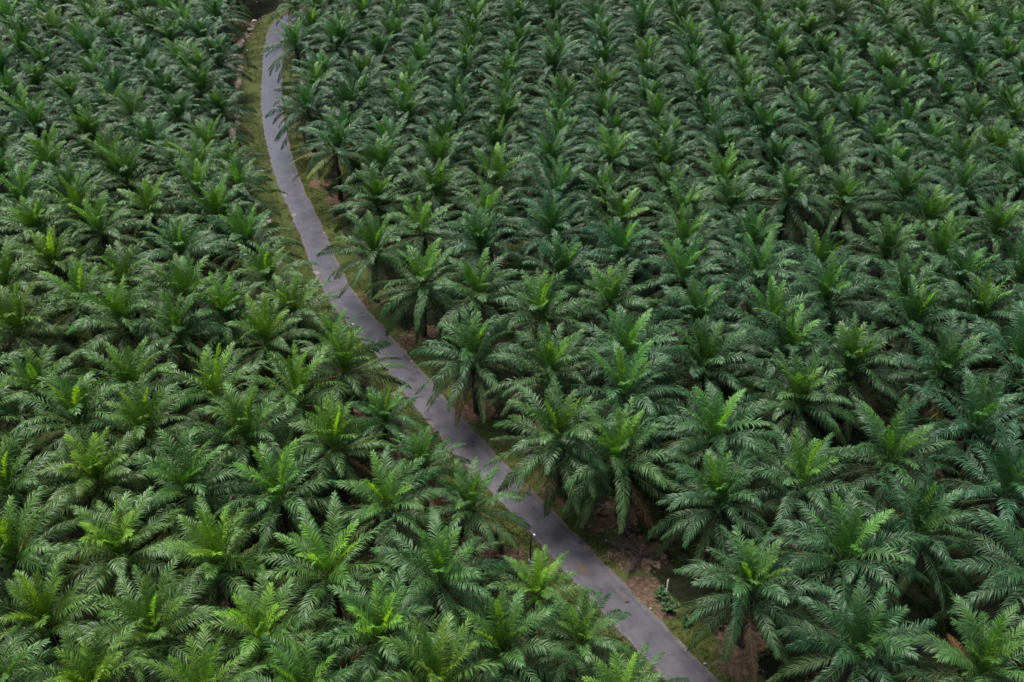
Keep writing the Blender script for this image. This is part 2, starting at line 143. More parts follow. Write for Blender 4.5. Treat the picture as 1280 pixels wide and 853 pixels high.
# ------------------------------------------------------------------ helpers
def mesh_from(name, V, F4, F3, colour=None):
    """V (n,3); F4 (m,4) quads; F3 (k,3) triangles; colour (n,3) real colour of each point"""
    me = bpy.data.meshes.new(name)
    V = np.asarray(V, np.float32)
    F4 = np.asarray(F4, np.int32).reshape(-1, 4); F3 = np.asarray(F3, np.int32).reshape(-1, 3)
    nl = F4.size + F3.size
    me.vertices.add(len(V)); me.vertices.foreach_set('co', V.ravel())
    me.loops.add(nl); me.loops.foreach_set('vertex_index', np.concatenate([F4.ravel(), F3.ravel()]))
    me.polygons.add(len(F4) + len(F3))
    st = np.concatenate([np.arange(len(F4)) * 4, F4.size + np.arange(len(F3)) * 3]).astype(np.int32)
    me.polygons.foreach_set('loop_start', st)
    me.update(calc_edges=True); me.validate()
    if colour is not None:
        a = me.color_attributes.new('leaf_colour', 'FLOAT_COLOR', 'POINT')
        a.data.foreach_set('color', np.c_[np.asarray(colour, np.float32), np.ones(len(V), np.float32)].ravel())
    return me

class Geo:
    def __init__(s): s.V = []; s.Q = []; s.T = []; s.C = []; s.n = 0
    def add(s, V, Q=None, T=None, C=None):
        V = np.asarray(V, float); 
        if Q is not None and len(Q): s.Q.append(np.asarray(Q, int) + s.n)
        if T is not None and len(T): s.T.append(np.asarray(T, int) + s.n)
        C = np.asarray(C if C is not None else (.1, .1, .1), float)
        if C.ndim == 1: C = np.tile(C, (len(V), 1))
        s.V.append(V); s.C.append(C); s.n += len(V)
    def arrays(s):
        return (np.concatenate(s.V), np.concatenate(s.Q) if s.Q else np.zeros((0, 4), int),
                np.concatenate(s.T) if s.T else np.zeros((0, 3), int), np.concatenate(s.C))
    def mesh(s, name, mat, smooth=False):
        me = mesh_from(name, *(lambda a: (a[0], a[1], a[2], a[3]))(s.arrays()))
        me.materials.append(mat)
        if smooth: me.polygons.foreach_set('use_smooth', np.ones(len(me.polygons), bool))
        return me

def link(name, me, parent=None, **props):
    o = bpy.data.objects.new(name, me); COL.objects.link(o)
    if parent is not None: o.parent = parent
    for k, v in props.items(): o[k] = v
    return o

def tube(g, P, R, k, col):
    P = np.asarray(P, float); n = len(P); R = np.broadcast_to(R, (n,))
    T = np.gradient(P, axis=0); T /= np.linalg.norm(T, axis=1)[:, None] + 1e-9
    ref = np.tile([0, 0, 1.], (n, 1)); ref[np.abs(T[:, 2]) > .9] = [1, 0, 0]
    A = np.cross(T, ref); A /= np.linalg.norm(A, axis=1)[:, None]; B = np.cross(T, A)
    an = np.arange(k) * 2 * math.pi / k
    V = P[:, None] + R[:, None, None] * (np.cos(an)[None, :, None] * A[:, None] + np.sin(an)[None, :, None] * B[:, None])
    V = V.reshape(-1, 3); Q = []
    for i in range(n - 1):
        for j in range(k):
            Q.append((i * k + j, i * k + (j + 1) % k, (i + 1) * k + (j + 1) % k, (i + 1) * k + j))
    T3 = []
    c0, c1 = len(V), len(V) + 1
    V = np.vstack([V, P[0], P[-1]])
    for j in range(k):
        T3.append((c0, (j + 1) % k, j)); T3.append((c1, (n - 1) * k + j, (n - 1) * k + (j + 1) % k))
    g.add(V, Q, T3, col)

def nodes(m):
    m.use_nodes = True; nt = m.node_tree; return nt, nt.nodes, nt.links, nt.nodes['Principled BSDF']

def noise(nt, scale, detail=4, rough=.55, coord=None):
    n = nt.nodes.new('ShaderNodeTexNoise'); n.inputs['Scale'].default_value = scale
    n.inputs['Detail'].default_value = detail; n.inputs['Roughness'].default_value = rough
    if coord is None:
        c = nt.nodes.new('ShaderNodeNewGeometry'); coord = c.outputs['Position']
    nt.links.new(coord, n.inputs['Vector']); return n.outputs['Fac']

def ramp(nt, fac, stops):
    r = nt.nodes.new('ShaderNodeValToRGB'); e = r.color_ramp.elements
    e[0].position, e[0].color = stops[0][0], (*stops[0][1], 1)
    e[1].position, e[1].color = stops[-1][0], (*stops[-1][1], 1)
    for p, c in stops[1:-1]:
        x = e.new(p); x.color = (*c, 1)
    nt.links.new(fac, r.inputs[0]); return r.outputs[0]

def mixc(nt, fac, a, b, mode='MIX'):
    m = nt.nodes.new('ShaderNodeMix'); m.data_type = 'RGBA'; m.blend_type = mode
    for s, v in ((m.inputs[0], fac), (m.inputs[6], a), (m.inputs[7], b)):
        if isinstance(v, (int, float)): s.default_value = v
        elif isinstance(v, tuple): s.default_value = (*v, 1)
        else: nt.links.new(v, s)
    return m.outputs[2]

def mathn(nt, op, a, b=0., clamp=False):
    m = nt.nodes.new('ShaderNodeMath'); m.operation = op; m.use_clamp = clamp
    for s, v in ((m.inputs[0], a), (m.inputs[1], b)):
        if isinstance(v, (int, float)): s.default_value = v
        else: nt.links.new(v, s)
    return m.outputs[0]

def attr(nt, name):
    a = nt.nodes.new('ShaderNodeAttribute'); a.attribute_name = name; return a

def bump(nt, h, strength, dist, bs):
    b = nt.nodes.new('ShaderNodeBump'); b.inputs['Strength'].default_value = strength; b.inputs['Distance'].default_value = dist
    nt.links.new(h, b.inputs['Height']); nt.links.new(b.outputs[0], bs.inputs['Normal'])

# ------------------------------------------------------------------ materials
def leaf_material(name, rough=.42, transl=.28, vary=.35, spec=.5):
    m = bpy.data.materials.new(name); nt, N, L, bs = nodes(m)
    a = attr(nt, 'leaf_colour')
    info = N.new('ShaderNodeObjectInfo')
    r = info.outputs['Random']
    tint = ramp(nt, r, [(0, (.82, .94, 1.05)), (.35, (.95, 1, .92)), (.7, (1.22, 1.1, .75)), (1, (.88, .92, .98))])
    c = mixc(nt, 1.0, a.outputs['Color'], tint, 'MULTIPLY')
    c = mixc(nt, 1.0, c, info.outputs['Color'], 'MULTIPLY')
    nz = noise(nt, .9, 3)
    v = mathn(nt, 'ADD', mathn(nt, 'MULTIPLY', nz, vary * 2), 1 - vary)
    cb = N.new('ShaderNodeCombineColor'); [L.new(v, cb.inputs[i]) for i in range(3)]
    c = mixc(nt, 1.0, c, cb.outputs[0], 'MULTIPLY')
    geo = N.new('ShaderNodeNewGeometry')
    L.new(c, bs.inputs['Base Color']); bs.inputs['Roughness'].default_value = rough
    bs.inputs['Specular IOR Level'].default_value = spec
    tr = N.new('ShaderNodeBsdfTranslucent')
    tc = mixc(nt, 1.0, c, (1.25, 1.35, .55), 'MULTIPLY'); L.new(tc, tr.inputs['Color'])
    mx = N.new('ShaderNodeMixShader'); mx.inputs[0].default_value = transl
    L.new(bs.outputs[0], mx.inputs[1]); L.new(tr.outputs[0], mx.inputs[2])
    L.new(mx.outputs[0], N['Material Output'].inputs['Surface'])
    return m

M_FROND = leaf_material('palm_frond', .47, .12, .34, .34)
M_OLD = leaf_material('old_frond', .6, .2, .3, .35)
M_SPEAR = leaf_material('young_spear_leaf', .45, .4, .2)
M_GRASS = leaf_material('grass', .7, .3, .4, .2)

def bark_material():
    m = bpy.data.materials.new('palm_trunk_bark'); nt, N, L, bs = nodes(m)
    a = attr(nt, 'leaf_colour')
    c = mixc(nt, 1.0, a.outputs['Color'], ramp(nt, noise(nt, 6, 6), [(0.2, (.35, .35, .35)), (.8, (1.6, 1.5, 1.4))]), 'MULTIPLY')
    L.new(c, bs.inputs['Base Color']); bs.inputs['Roughness'].default_value = .95
    bump(nt, noise(nt, 18, 5), .6, .03, bs); return m
M_BARK = bark_material()

def road_material():
    m = bpy.data.materials.new('road_asphalt'); nt, N, L, bs = nodes(m)
    big = noise(nt, .35, 5, .6); fine = noise(nt, 30, 3, .7)
    c = ramp(nt, big, [(.25, (.021, .021, .028)), (.5, (.030, .029, .038)), (.75, (.044, .043, .054))])
    c = mixc(nt, .45, c, ramp(nt, fine, [(.3, (.016, .015, .019)), (.7, (.055, .051, .062))]))
    e = attr(nt, 'edge')          # 0 in the middle of the lane, 1 at its worn edge
    med = noise(nt, 1.6, 5, .65)
    k = mathn(nt, 'SUBTRACT', mathn(nt, 'ADD', e.outputs['Fac'], mathn(nt, 'MULTIPLY', med, .9)), 1.12, True)
    k = mathn(nt, 'MULTIPLY', k, 3.2, True)
    c = mixc(nt, k, c, ramp(nt, noise(nt, 5, 4), [(.3, (.045, .036, .032)), (.7, (.10, .086, .076))]))
    # two paler wheel tracks along the lane
    wt = mathn(nt, 'MULTIPLY', mathn(nt, 'SUBTRACT', 1., mathn(nt, 'MULTIPLY', mathn(nt, 'ABSOLUTE', mathn(nt, 'SUBTRACT', e.outputs['Fac'], .42)), 5.), True), mathn(nt, 'MULTIPLY', med, .55))
    c = mixc(nt, wt, c, (.062, .060, .072))
    vo = N.new('ShaderNodeTexVoronoi'); vo.feature = 'DISTANCE_TO_EDGE'; vo.inputs['Scale'].default_value = .55
    gp = N.new('ShaderNodeNewGeometry'); wv = N.new('ShaderNodeVectorMath'); wv.operation = 'ADD'; nz2 = N.new('ShaderNodeTexNoise'); nz2.inputs['Scale'].default_value = 1.2; L.new(gp.outputs['Position'], nz2.inputs['Vector'])
    L.new(gp.outputs['Position'], wv.inputs[0]); L.new(nz2.outputs['Color'], wv.inputs[1]); L.new(wv.outputs[0], vo.inputs['Vector'])
    cr = mathn(nt, 'MULTIPLY', mathn(nt, 'LESS_THAN', vo.outputs['Distance'], .018), mathn(nt, 'MULTIPLY', mathn(nt, 'GREATER_THAN', big, .5), .35))
    c = mixc(nt, cr, c, (.012, .011, .012))
    st = mathn(nt, 'MULTIPLY', mathn(nt, 'SUBTRACT', noise(nt, .8, 6, .7), .56, True), 5, True)
    c = mixc(nt, mathn(nt, 'MULTIPLY', st, .45), c, (.075, .055, .05))
    L.new(c, bs.inputs['Base Color'])
    rr = ramp(nt, noise(nt, .7, 4), [(.3, (.26,) * 3), (.7, (.44,) * 3)])
    bs.inputs['Specular IOR Level'].default_value = .5; L.new(rr, bs.inputs['Roughness']); bump(nt, fine, .35, .01, bs); return m
M_ROAD = road_material()

def ground_material():
    m = bpy.data.materials.new('plantation_soil'); nt, N, L, bs = nodes(m)
    gr, so, sa = (attr(nt, n).outputs['Fac'] for n in ('grass', 'bare', 'sand'))
    n1 = noise(nt, .45, 6, .6); n2 = noise(nt, 2.2, 6, .65); n3 = noise(nt, 7, 5, .75)
    # floor beneath the palms: litter, low weeds, darkened to paint shade in the gaps
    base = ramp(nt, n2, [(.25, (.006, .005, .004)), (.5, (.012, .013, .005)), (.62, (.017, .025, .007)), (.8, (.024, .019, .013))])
    grass = ramp(nt, n2, [(.2, (.026, .038, .010)), (.45, (.045, .062, .014)), (.65, (.072, .072, .022)), (.85, (.11, .085, .048))])
    grass = mixc(nt, .5, grass, mixc(nt, 1., grass, ramp(nt, n3, [(.3, (.4, .4, .4)), (.7, (1.7, 1.7, 1.6))]), 'MULTIPLY'))
    bare = ramp(nt, n2, [(.25, (.034, .021, .014)), (.5, (.088, .056, .037)), (.72, (.19, .13, .085))])
    bare = mixc(nt, .6, bare, mixc(nt, 1., bare, ramp(nt, n3, [(.3, (.45, .45, .45)), (.7, (1.6, 1.6, 1.6))]), 'MULTIPLY'))
    sand = ramp(nt, n3, [(.2, (.12, .09, .065)), (.5, (.26, .20, .155)), (.8, (.42, .36, .3))])
    def mask(a, nz, w=1.1):
        k = mathn(nt, 'ADD', a, mathn(nt, 'MULTIPLY', mathn(nt, 'SUBTRACT', nz, .5), w))
        return mathn(nt, 'MULTIPLY', mathn(nt, 'SUBTRACT', k, .42), 5, True)
    # SUBTRACT of .42 without clamp, then clamp in the product
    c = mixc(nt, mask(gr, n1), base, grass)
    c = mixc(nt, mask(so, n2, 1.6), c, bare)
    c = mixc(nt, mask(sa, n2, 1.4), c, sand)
    L.new(c, bs.inputs['Base Color']); bs.inputs['Roughness'].default_value = .95
    bs.inputs['Specular IOR Level'].default_value = .2
    bump(nt, mathn(nt, 'ADD', n2, mathn(nt, 'MULTIPLY', n3, .4)), .8, .15, bs); return m
M_GROUND = ground_material()

def plain(name, col, rough=.8, col2=None, sc=8, metal=0):
    m = bpy.data.materials.new(name); nt, N, L, bs = nodes(m)
    c2 = col2 or tuple(min(1, x * 1.6) for x in col)
    co = N.new('ShaderNodeTexCoord').outputs['Object']
    L.new(ramp(nt, noise(nt, sc, 5, .6, co), [(.3, col), (.7, c2)]), bs.inputs['Base Color'])
    bs.inputs['Roughness'].default_value = rough; bs.inputs['Metallic'].default_value = metal
    bump(nt, noise(nt, sc * 3, 4, .6, co), .4, .02, bs)
    return m

# ------------------------------------------------------------------ road geometry
RP = np.array(ROAD, float)
def catmull(P, k):
    out = []
    for i in range(len(P) - 1):
        p0 = P[max(i - 1, 0)]; p1 = P[i]; p2 = P[i + 1]; p3 = P[min(i + 2, len(P) - 1)]
        for t in np.arange(k) / k:
            out.append(.5 * ((2 * p1) + (-p0 + p2) * t + (2 * p0 - 5 * p1 + 4 * p2 - p3) * t * t + (-p0 + 3 * p1 - 3 * p2 + p3) * t ** 3))
    out.append(P[-1]); return np.array(out)
RC = catmull(RP, 10)
# resample evenly
sl = np.r_[0, np.cumsum(np.hypot(*np.diff(RC, axis=0).T))]
S = np.arange(0, sl[-1], .5); RC = np.c_[np.interp(S, sl, RC[:, 0]), np.interp(S, sl, RC[:, 1])]
RC[:, 0] += np.interp(RC[:, 1], [60, 110], [.16, .02])
RT = np.gradient(RC, axis=0); RT /= np.linalg.norm(RT, axis=1)[:, None]; RN = np.c_[RT[:, 1], -RT[:, 0]]   # RN points right
HALF = np.interp(RC[:, 1], [40, 60, 100, 130, 175, 215], [1.7, 1.68, 1.65, 1.68, 1.85, 2.0])
def road_sd(P):
    """signed distance to the road's middle line, + on its right"""
    P = np.atleast_2d(P); out = np.empty(len(P))
    for a in range(0, len(P), 4000):
        q = P[a:a + 4000]; d = q[:, None] - RC[None]; dd = (d ** 2).sum(2); j = dd.argmin(1)
        r = np.sqrt(dd[np.arange(len(q)), j]); sg = np.sign((d[np.arange(len(q)), j] * RN[j]).sum(1))
        out[a:a + 4000] = r * sg
    return out

def wob(x, y, s, seed=0):
    """cheap smooth noise, about -1..1"""
    r = np.random.RandomState(seed); v = 0
    for k in range(6):
        a = r.uniform(0, 6.28); f = s * r.uniform(.6, 1.7); v = v + np.sin((x * math.cos(a) + y * math.sin(a)) * f + r.uniform(0, 6.28))
    return v / 3.2

PALM_XY = np.array([(p[0], p[1]) for p in PALMS])

# ------------------------------------------------------------------ ground sheet
def build_ground():
    xs = np.r_[-4000, -1500, -600, -300, np.arange(-200, -70, 3), np.arange(-70, 32, .5), np.arange(32, 200, 3), 300, 600, 1500, 4000]
    ys = np.r_[-1500, -400, -100, 0, np.arange(20, 36, 2), np.arange(36, 222, .5), np.arange(222, 300, 3), 400, 700, 1500, 4000, 7000]
    X, Y = np.meshgrid(xs, ys); x, y = X.ravel(), Y.ravel(); P = np.c_[x, y]
    near = (np.abs(x) < 260) & (y > -60) & (y < 330)
    sd = np.full(len(x), 99.); sd[near] = road_sd(P[near])
    a = np.abs(sd)
    z = np.where(near, (.16 * wob(x, y, .25, 1) + .06 * wob(x, y, 1.3, 2)) * np.clip((a - 2.4) / 4, 0, 1), 0)
    # eroded ditch left of the verge, beyond 95 m
    ditch = np.exp(-((sd + 6.6 + .7 * wob(y * 0, y, .25, 5)) / .8) ** 2) * np.clip((y - 100) / 8, 0, 1) * (y < 218)
    z = z - .75 * ditch
    grass = np.clip(1 - np.maximum(0, a - 3.6 - .6 * wob(x, y, .5, 3)) / 1.6, 0, 1)
    grass = np.where((sd < 0) & (y > 98), np.clip(1 - np.maximum(0, a - 5.6) / 1.2, 0, 1), grass)
    bare = np.zeros(len(x))
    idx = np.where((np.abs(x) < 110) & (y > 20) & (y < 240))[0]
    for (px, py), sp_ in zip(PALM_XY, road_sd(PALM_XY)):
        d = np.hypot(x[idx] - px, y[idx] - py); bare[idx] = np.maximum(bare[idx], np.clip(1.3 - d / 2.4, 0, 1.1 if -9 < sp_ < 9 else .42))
    for (px, py, r, v) in ((10.9, 53.7, 1.6, 1.5), (12.6, 51.6, 1.2, .8), (11.0, 58.0, 2.6, .9), (9.3, 56.4, 1.2, .5), (17.5, 46.5, 1.8, 1.), (-28.7, 130.8, 1.8, 1), (7.6, 61.6, 2.0, .8), (-11.5, 90.0, 2.2, .9),
                         (-38.6, 97, 3.2, .8), (-48.4, 150, 2, .9), (-50, 162, 2, 1), (-57, 200, 3.6, 1.1), (-59, 190, 4, 1.1), (-60, 210, 4, 1.1), (0.2, 57.6, 1.3, .9), (-35, 93, 2.5, .7)):
        bare = np.maximum(bare, v * np.clip(1.4 - np.hypot(x - px, y - py) / r, 0, 1))
    sand = ditch * (.62 + .35 * wob(x, y, .6, 8))
    for (px, py, r, v) in ((-30.9, 108.3, .9, 1.5), (-42.3, 140.8, .7, 1.1), (-34.3, 119.4, .8, 1.2)):
        sand = np.maximum(sand, v * np.clip(1.4 - np.hypot(x - px, y - py) / r, 0, 1))
    # thin pale eroded strip right at the road's edge
    n = len(xs); i, j = np.meshgrid(np.arange(len(ys) - 1), np.arange(n - 1), indexing='ij'); b = (i * n + j).ravel()
    me = mesh_from('ground', np.c_[x, y, z], np.c_[b, b + 1, b + n + 1, b + n], [])
    for nm, v in (('grass', grass), ('bare', bare), ('sand', np.clip(sand, 0, 1.2))):
        at = me.attributes.new(nm, 'FLOAT', 'POINT'); at.data.foreach_set('value', v.astype(np.float32))
    me.polygons.foreach_set('use_smooth', np.ones(len(me.polygons), bool))
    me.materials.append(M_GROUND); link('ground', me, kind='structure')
build_ground()

def ribbon(name, offs, zs, edge, mat, jitter, rows=slice(None)):
    C, N, H = RC[rows], RN[rows], HALF[rows]; n = len(C); k = len(offs); V = []; E = []
    r = np.random.RandomState(4)
    jl = jitter * (wob(C[:, 0], C[:, 1], 2.2, 11) * .7 + r.uniform(-1, 1, n) * .5); jr = jitter * (wob(C[:, 0], C[:, 1], 2.2, 12) * .7 + r.uniform(-1, 1, n) * .5)
    for o, z, e in zip(offs, zs, edge):
        j = jl if o < 0 else jr
        wv = np.sign(o) * (H + (abs(o) - 1)) if abs(o) > .7 else o * H
        off = wv + (j * np.sign(o) if abs(o) > .7 else 0)
        V.append(np.c_[C + N * off[:, None], np.full(n, z)]); E.append(np.full(n, e))
    V = np.stack(V, 1).reshape(-1, 3); E = np.stack(E, 1).ravel()
    i, j = np.meshgrid(np.arange(n - 1), np.arange(k - 1), indexing='ij'); b = (i * k + j).ravel()
    me = mesh_from(name, V, np.c_[b, b + 1, b + k + 1, b + k], [])
    at = me.attributes.new('edge', 'FLOAT', 'POINT'); at.data.foreach_set('value', E.astype(np.float32))
    me.polygons.foreach_set('use_smooth', np.zeros(len(me.polygons), bool))
    me.materials.append(mat); return link(name, me, kind='structure')
M_SHOULDER = plain('road_shoulder_gravel', (.035, .032, .024), .95, (.08, .07, .055), 3)
ribbon('road_shoulder', [-1.28, -1.0, -.5, .5, 1.0, 1.16], [-.02, .028, .028, .028, .028, -.02], [0] * 6, M_SHOULDER, .22)
ribbon('road', [-1.02, -1.0, -.62, -.2, .2, .62, 1.0, 1.02], [.03, .06, .06, .06, .06, .06, .06, .03], [1, 1, .5, .12, .12, .5, 1, 1], M_ROAD, .13)

def blotch(name, x, y, rx, ry, ang, z, col, col2, seed):
    r = np.random.RandomState(seed); k = 22; t = np.arange(k) * 2 * math.pi / k
    rad = 1 + .28 * np.sin(t * 2 + r.uniform(0, 6)) + .18 * np.sin(t * 5 + r.uniform(0, 6)) + r.uniform(-.1, .1, k)
    a, b = rx * rad * np.cos(t), ry * rad * np.sin(t)
    V = np.c_[x + a * math.cos(ang) - b * math.sin(ang), y + a * math.sin(ang) + b * math.cos(ang), np.full(k, z)]
    V = np.vstack([V, [x, y, z + .004]]); T = [(k, i, (i + 1) % k) for i in range(k)]
    me = mesh_from(name, V, [], T); me.materials.append(plain(name + '_surface', col, .8, col2, 5)); return link(name, me, kind='structure')
for i, (x, y, rx, ry, a) in enumerate(((-32.9, 127.2, .75, .35, 1.9), (-30.5, 120.9, .8, .32, 1.9), (-24.7, 105.3, .6, .5, 1.1))):
    blotch('road_pothole', x, y, rx * 1.25, ry * 1.35, a, .069, (.05, .042, .045), (.09, .078, .08), 30 + i)
    blotch('road_patch', x - .22, y - .25, rx * .7, ry * .7, a, .079, (.10, .09, .085), (.2, .18, .17), 50 + i)
blotch('road_patch', 6.0, 56.0, .9, .4, 2.1, .072, (.045, .032, .028), (.07, .052, .044), 61)
blotch('road_patch', 9.2, 53.2, .8, .25, 2.1, .072, (.05, .042, .04), (.08, .066, .058), 62)

# ------------------------------------------------------------------ palm crown generator
def frond(g, rng, L, e0, bend, az, roll, n, llen, lwid, col, ins=(-4, 10, 24), droop=.75, fwd=(64, 30), rach=(.12, .15, .05), start=.16, z0=0., r0=.28, sidebend=0., rr=.05):
    K = 15; s = np.linspace(0, 1, K); e = np.radians(e0 - bend * s ** 1.6); a = az + sidebend * s ** 2
    dx = np.cos(e) * np.cos(a); dy = np.cos(e) * np.sin(a); dz = np.sin(e); T = np.c_[dx, dy, dz]
    P = np.vstack([[0, 0, 0], np.cumsum((T[:-1] + T[1:]) / 2 * L / (K - 1), axis=0)])
    P += [r0 * math.cos(az), r0 * math.sin(az), z0]
    Sd = np.c_[-np.sin(a), np.cos(a), np.zeros(K)]; N = np.cross(Sd, T) * -1
    N = np.where((N[:, 2:3] < 0) & (np.abs(N[:, 2:3]) > 1e-6), -N, N) if e0 < 80 else N
    rl = np.radians(roll) * np.clip(s * 1.6, 0, 1)
    S2 = Sd * np.cos(rl)[:, None] + N * np.sin(rl)[:, None]; N2 = -Sd * np.sin(rl)[:, None] + N * np.cos(rl)[:, None]
    # rachis: flat three-sided stem, with a swollen petiole base
    R = rr * (1 - .85 * s); R[0] = rr * 2.0; R[1] = rr * 1.3
    an = np.array([math.pi / 2, math.pi * 7 / 6, math.pi * 11 / 6])
    V = P[:, None] + R[:, None, None] * (np.cos(an)[None, :, None] * S2[:, None] + np.sin(an)[None, :, None] * N2[:, None])
    Q = [(i * 3 + j, i * 3 + (j + 1) % 3, i * 3 + 3 + (j + 1) % 3, i * 3 + 3 + j) for i in range(K - 1) for j in range(3)]
    g.add(V.reshape(-1, 3), Q, None, rach)
    # leaflets
    gi = np.arange(n) // 2                     # leaflets stand in bunches of two
    u = start + (1 - start) * (gi * 2 + .8 + (np.arange(n) % 2) * .35) / n
    jb = np.repeat(rng.normal(0, .22 / n, (n + 1) // 2), 2)[:n]
    u = np.clip(np.r_[u + jb, u + 1. / n - jb] + rng.normal(0, .08 / n, 2 * n), 0, 1); sg = np.r_[np.ones(n), -np.ones(n)]
    f = u * (K - 1); i0 = np.minimum(f.astype(int), K - 2); w = (f - i0)[:, None]
    lerp = lambda A: A[i0] * (1 - w) + A[i0 + 1] * w
    B, Tt, Ss, Nn = lerp(P), lerp(T), lerp(S2), lerp(N2)
    Tt /= np.linalg.norm(Tt, axis=1)[:, None]
    ang = np.radians(fwd[0] + (fwd[1] - fwd[0]) * u ** 1.3 + np.repeat(rng.normal(0, 4.5, n), 2) + rng.normal(0, 1.5, 2 * n))
    v = np.radians(rng.choice(ins, 2 * n) + rng.normal(0, 4, 2 * n))
    D = Tt * np.cos(ang)[:, None] + (Ss * (sg * np.cos(v))[:, None] + Nn * np.sin(v)[:, None]) * np.sin(ang)[:, None]
    x = (u - start) / (1 - start)
    ll = llen * np.interp(x, [0, .12, .4, .75, 1], [.35, .72, 1, .82, .38]) * rng.uniform(.86, 1.12, 2 * n)
    dr = droop * rng.uniform(.7, 1.3, 2 * n)
    down = np.array([0, 0, -1.])
    D1 = D + down * (dr * .22)[:, None]; D1 /= np.linalg.norm(D1, axis=1)[:, None]
    D2 = D1 + down * dr[:, None]; D2 /= np.linalg.norm(D2, axis=1)[:, None]
    Wv = Tt - D1 * (Tt * D1).sum(1)[:, None]; Wv /= np.linalg.norm(Wv, axis=1)[:, None] + 1e-9
    Wv = Wv + Nn * rng.uniform(-.35, .35, (2 * n, 1)); hw = (lwid / 2 * rng.uniform(.8, 1.2, 2 * n))[:, None]
    m = B + D1 * (ll * .52)[:, None]; t = m + D2 * (ll * .48)[:, None]
    V = np.stack([B - Wv * hw * .55, B + Wv * hw * .55, m + Wv * hw, m - Wv * hw, t], 1).reshape(-1, 3)
    b = np.arange(2 * n) * 5
    cc = np.asarray(col)[None] * rng.uniform(.82, 1.18, (2 * n, 1))
    C = np.repeat(cc, 5, 0)
    g.add(V, np.c_[b, b + 1, b + 2, b + 3], np.c_[b + 3, b + 2, b + 4], C)

YOUNG = np.array((.074, .165, .028)); MID = np.array((.040, .102, .027)); OLDG_SHADE = np.array((.044, .058, .010)); YEL = np.array((.20, .19, .03)); BROWN = np.array((.10, .06, .025))
def crown_parts(seed, n=62, nf=40, wid=.074, kind='normal', spear=1, lush=1., fl=0.):
    """three Geo: green crown, old lower fronds, spear; heart of the palm at the origin"""
    rng = np.random.RandomState(seed); A, B, Sp = Geo(), Geo(), Geo()
    az = rng.uniform(0, 6.28); tilt = rng.normal(0, 5, 2)
    for i in range(nf):
        t = i / (nf - 1); az += math.radians(137.5) + rng.normal(0, .10)
        e0 = np.interp(t, [0, .26, .45, .7, 1], [86, 64 + fl, 34 + fl, 4 + fl * .5, -28]) + rng.normal(0, 4)
        bend = np.interp(t, [0, .26, .45, .7, 1], [34, 68, 78, 50, 26]) + rng.normal(0, 7)
        L = np.interp(t, [0, .2, .5, 1], [4.8, 6.1, 6.9, 6.6]) * rng.uniform(.88, 1.08) * lush
        col = YOUNG * (1 - min(1, t / .3)) + MID * min(1, t / .3)
        if t < .14: col = col * .55 + np.array((.12, .24, .03)) * .45 * (spear + 1) / 2
        k = max(0, (t - .45) / .55); col = col * (1 - k) + OLDG_SHADE * k  # lower fronds turn olive with age; gap shade is painted in by darkening them
        rach = (.12, .15, .05)
        old = t > .72
        if kind == 'yellow' and t > .62: col = YEL * rng.uniform(.35, 1.25) + OLDG_SHADE * .5; rach = (.3, .27, .08)
        elif old and rng.rand() < .08: col = YEL * .6; rach = (.25, .2, .06)
        elif t > .93 and rng.rand() < .12: col = BROWN; rach = (.2, .14, .07)
        col = col * rng.uniform(.85, 1.18)
        roll = rng.normal(0, 26)
        frond(B if old else A, rng, L, e0, bend, az, roll, n, 1.08 if t > .15 else .9, wid, col, droop=.35 + .6 * min(1, t * 2),
              rach=rach, z0=.35 * (1 - t), r0=.12 + .24 * t, sidebend=rng.normal(0, .18))
    # crown heart: short folded leaf bases
    for q in range(7):
        a = rng.uniform(0, 6.28)
        frond(A, rng, rng.uniform(1.3, 2.3), rng.uniform(45, 80), rng.uniform(90, 150), a, rng.normal(0, 15), int(n * .35), .5, wid, YOUNG * rng.uniform(.8, 1.2), droop=.9, r0=.15, z0=.2)
    tube(A, [(0, 0, -.35), (0, 0, .1), (0, 0, .5)], [.42, .4, .12], 7, (.06, .05, .025))
    sc = {0: (.05, .13, .035), 1: (.12, .25, .035), 2: (.21, .37, .04)}[spear]
    sc = np.array(sc) * rng.uniform(.7, 1.15)
    a0 = rng.uniform(0, 6.28); ln = {0: 3.6, 1: 4.9, 2: 5.2}[spear] * rng.uniform(.92, 1.1)
    le = rng.uniform(74, 88)
    frond(Sp, rng, ln, le, 10 + rng.uniform(0, 14), a0, 0, int(n * .9), .68, wid, sc, ins=(0, 15, 60), droop=.12, fwd=(56, 26), start=.34, r0=.05, z0=.3, rach=tuple(sc))
    if spear:
        frond(Sp, rng, ln * .92, le - 9, 20 + rng.uniform(0, 12), a0 + rng.uniform(1.5, 4.5), rng.normal(0, 20), int(n * .8), .7, wid, sc * .5 + YOUNG * .5, ins=(0, 20, 40), droop=.3, fwd=(46, 22), start=.26, r0=.06, z0=.3, rach=tuple(sc))
    return A, B, Sp

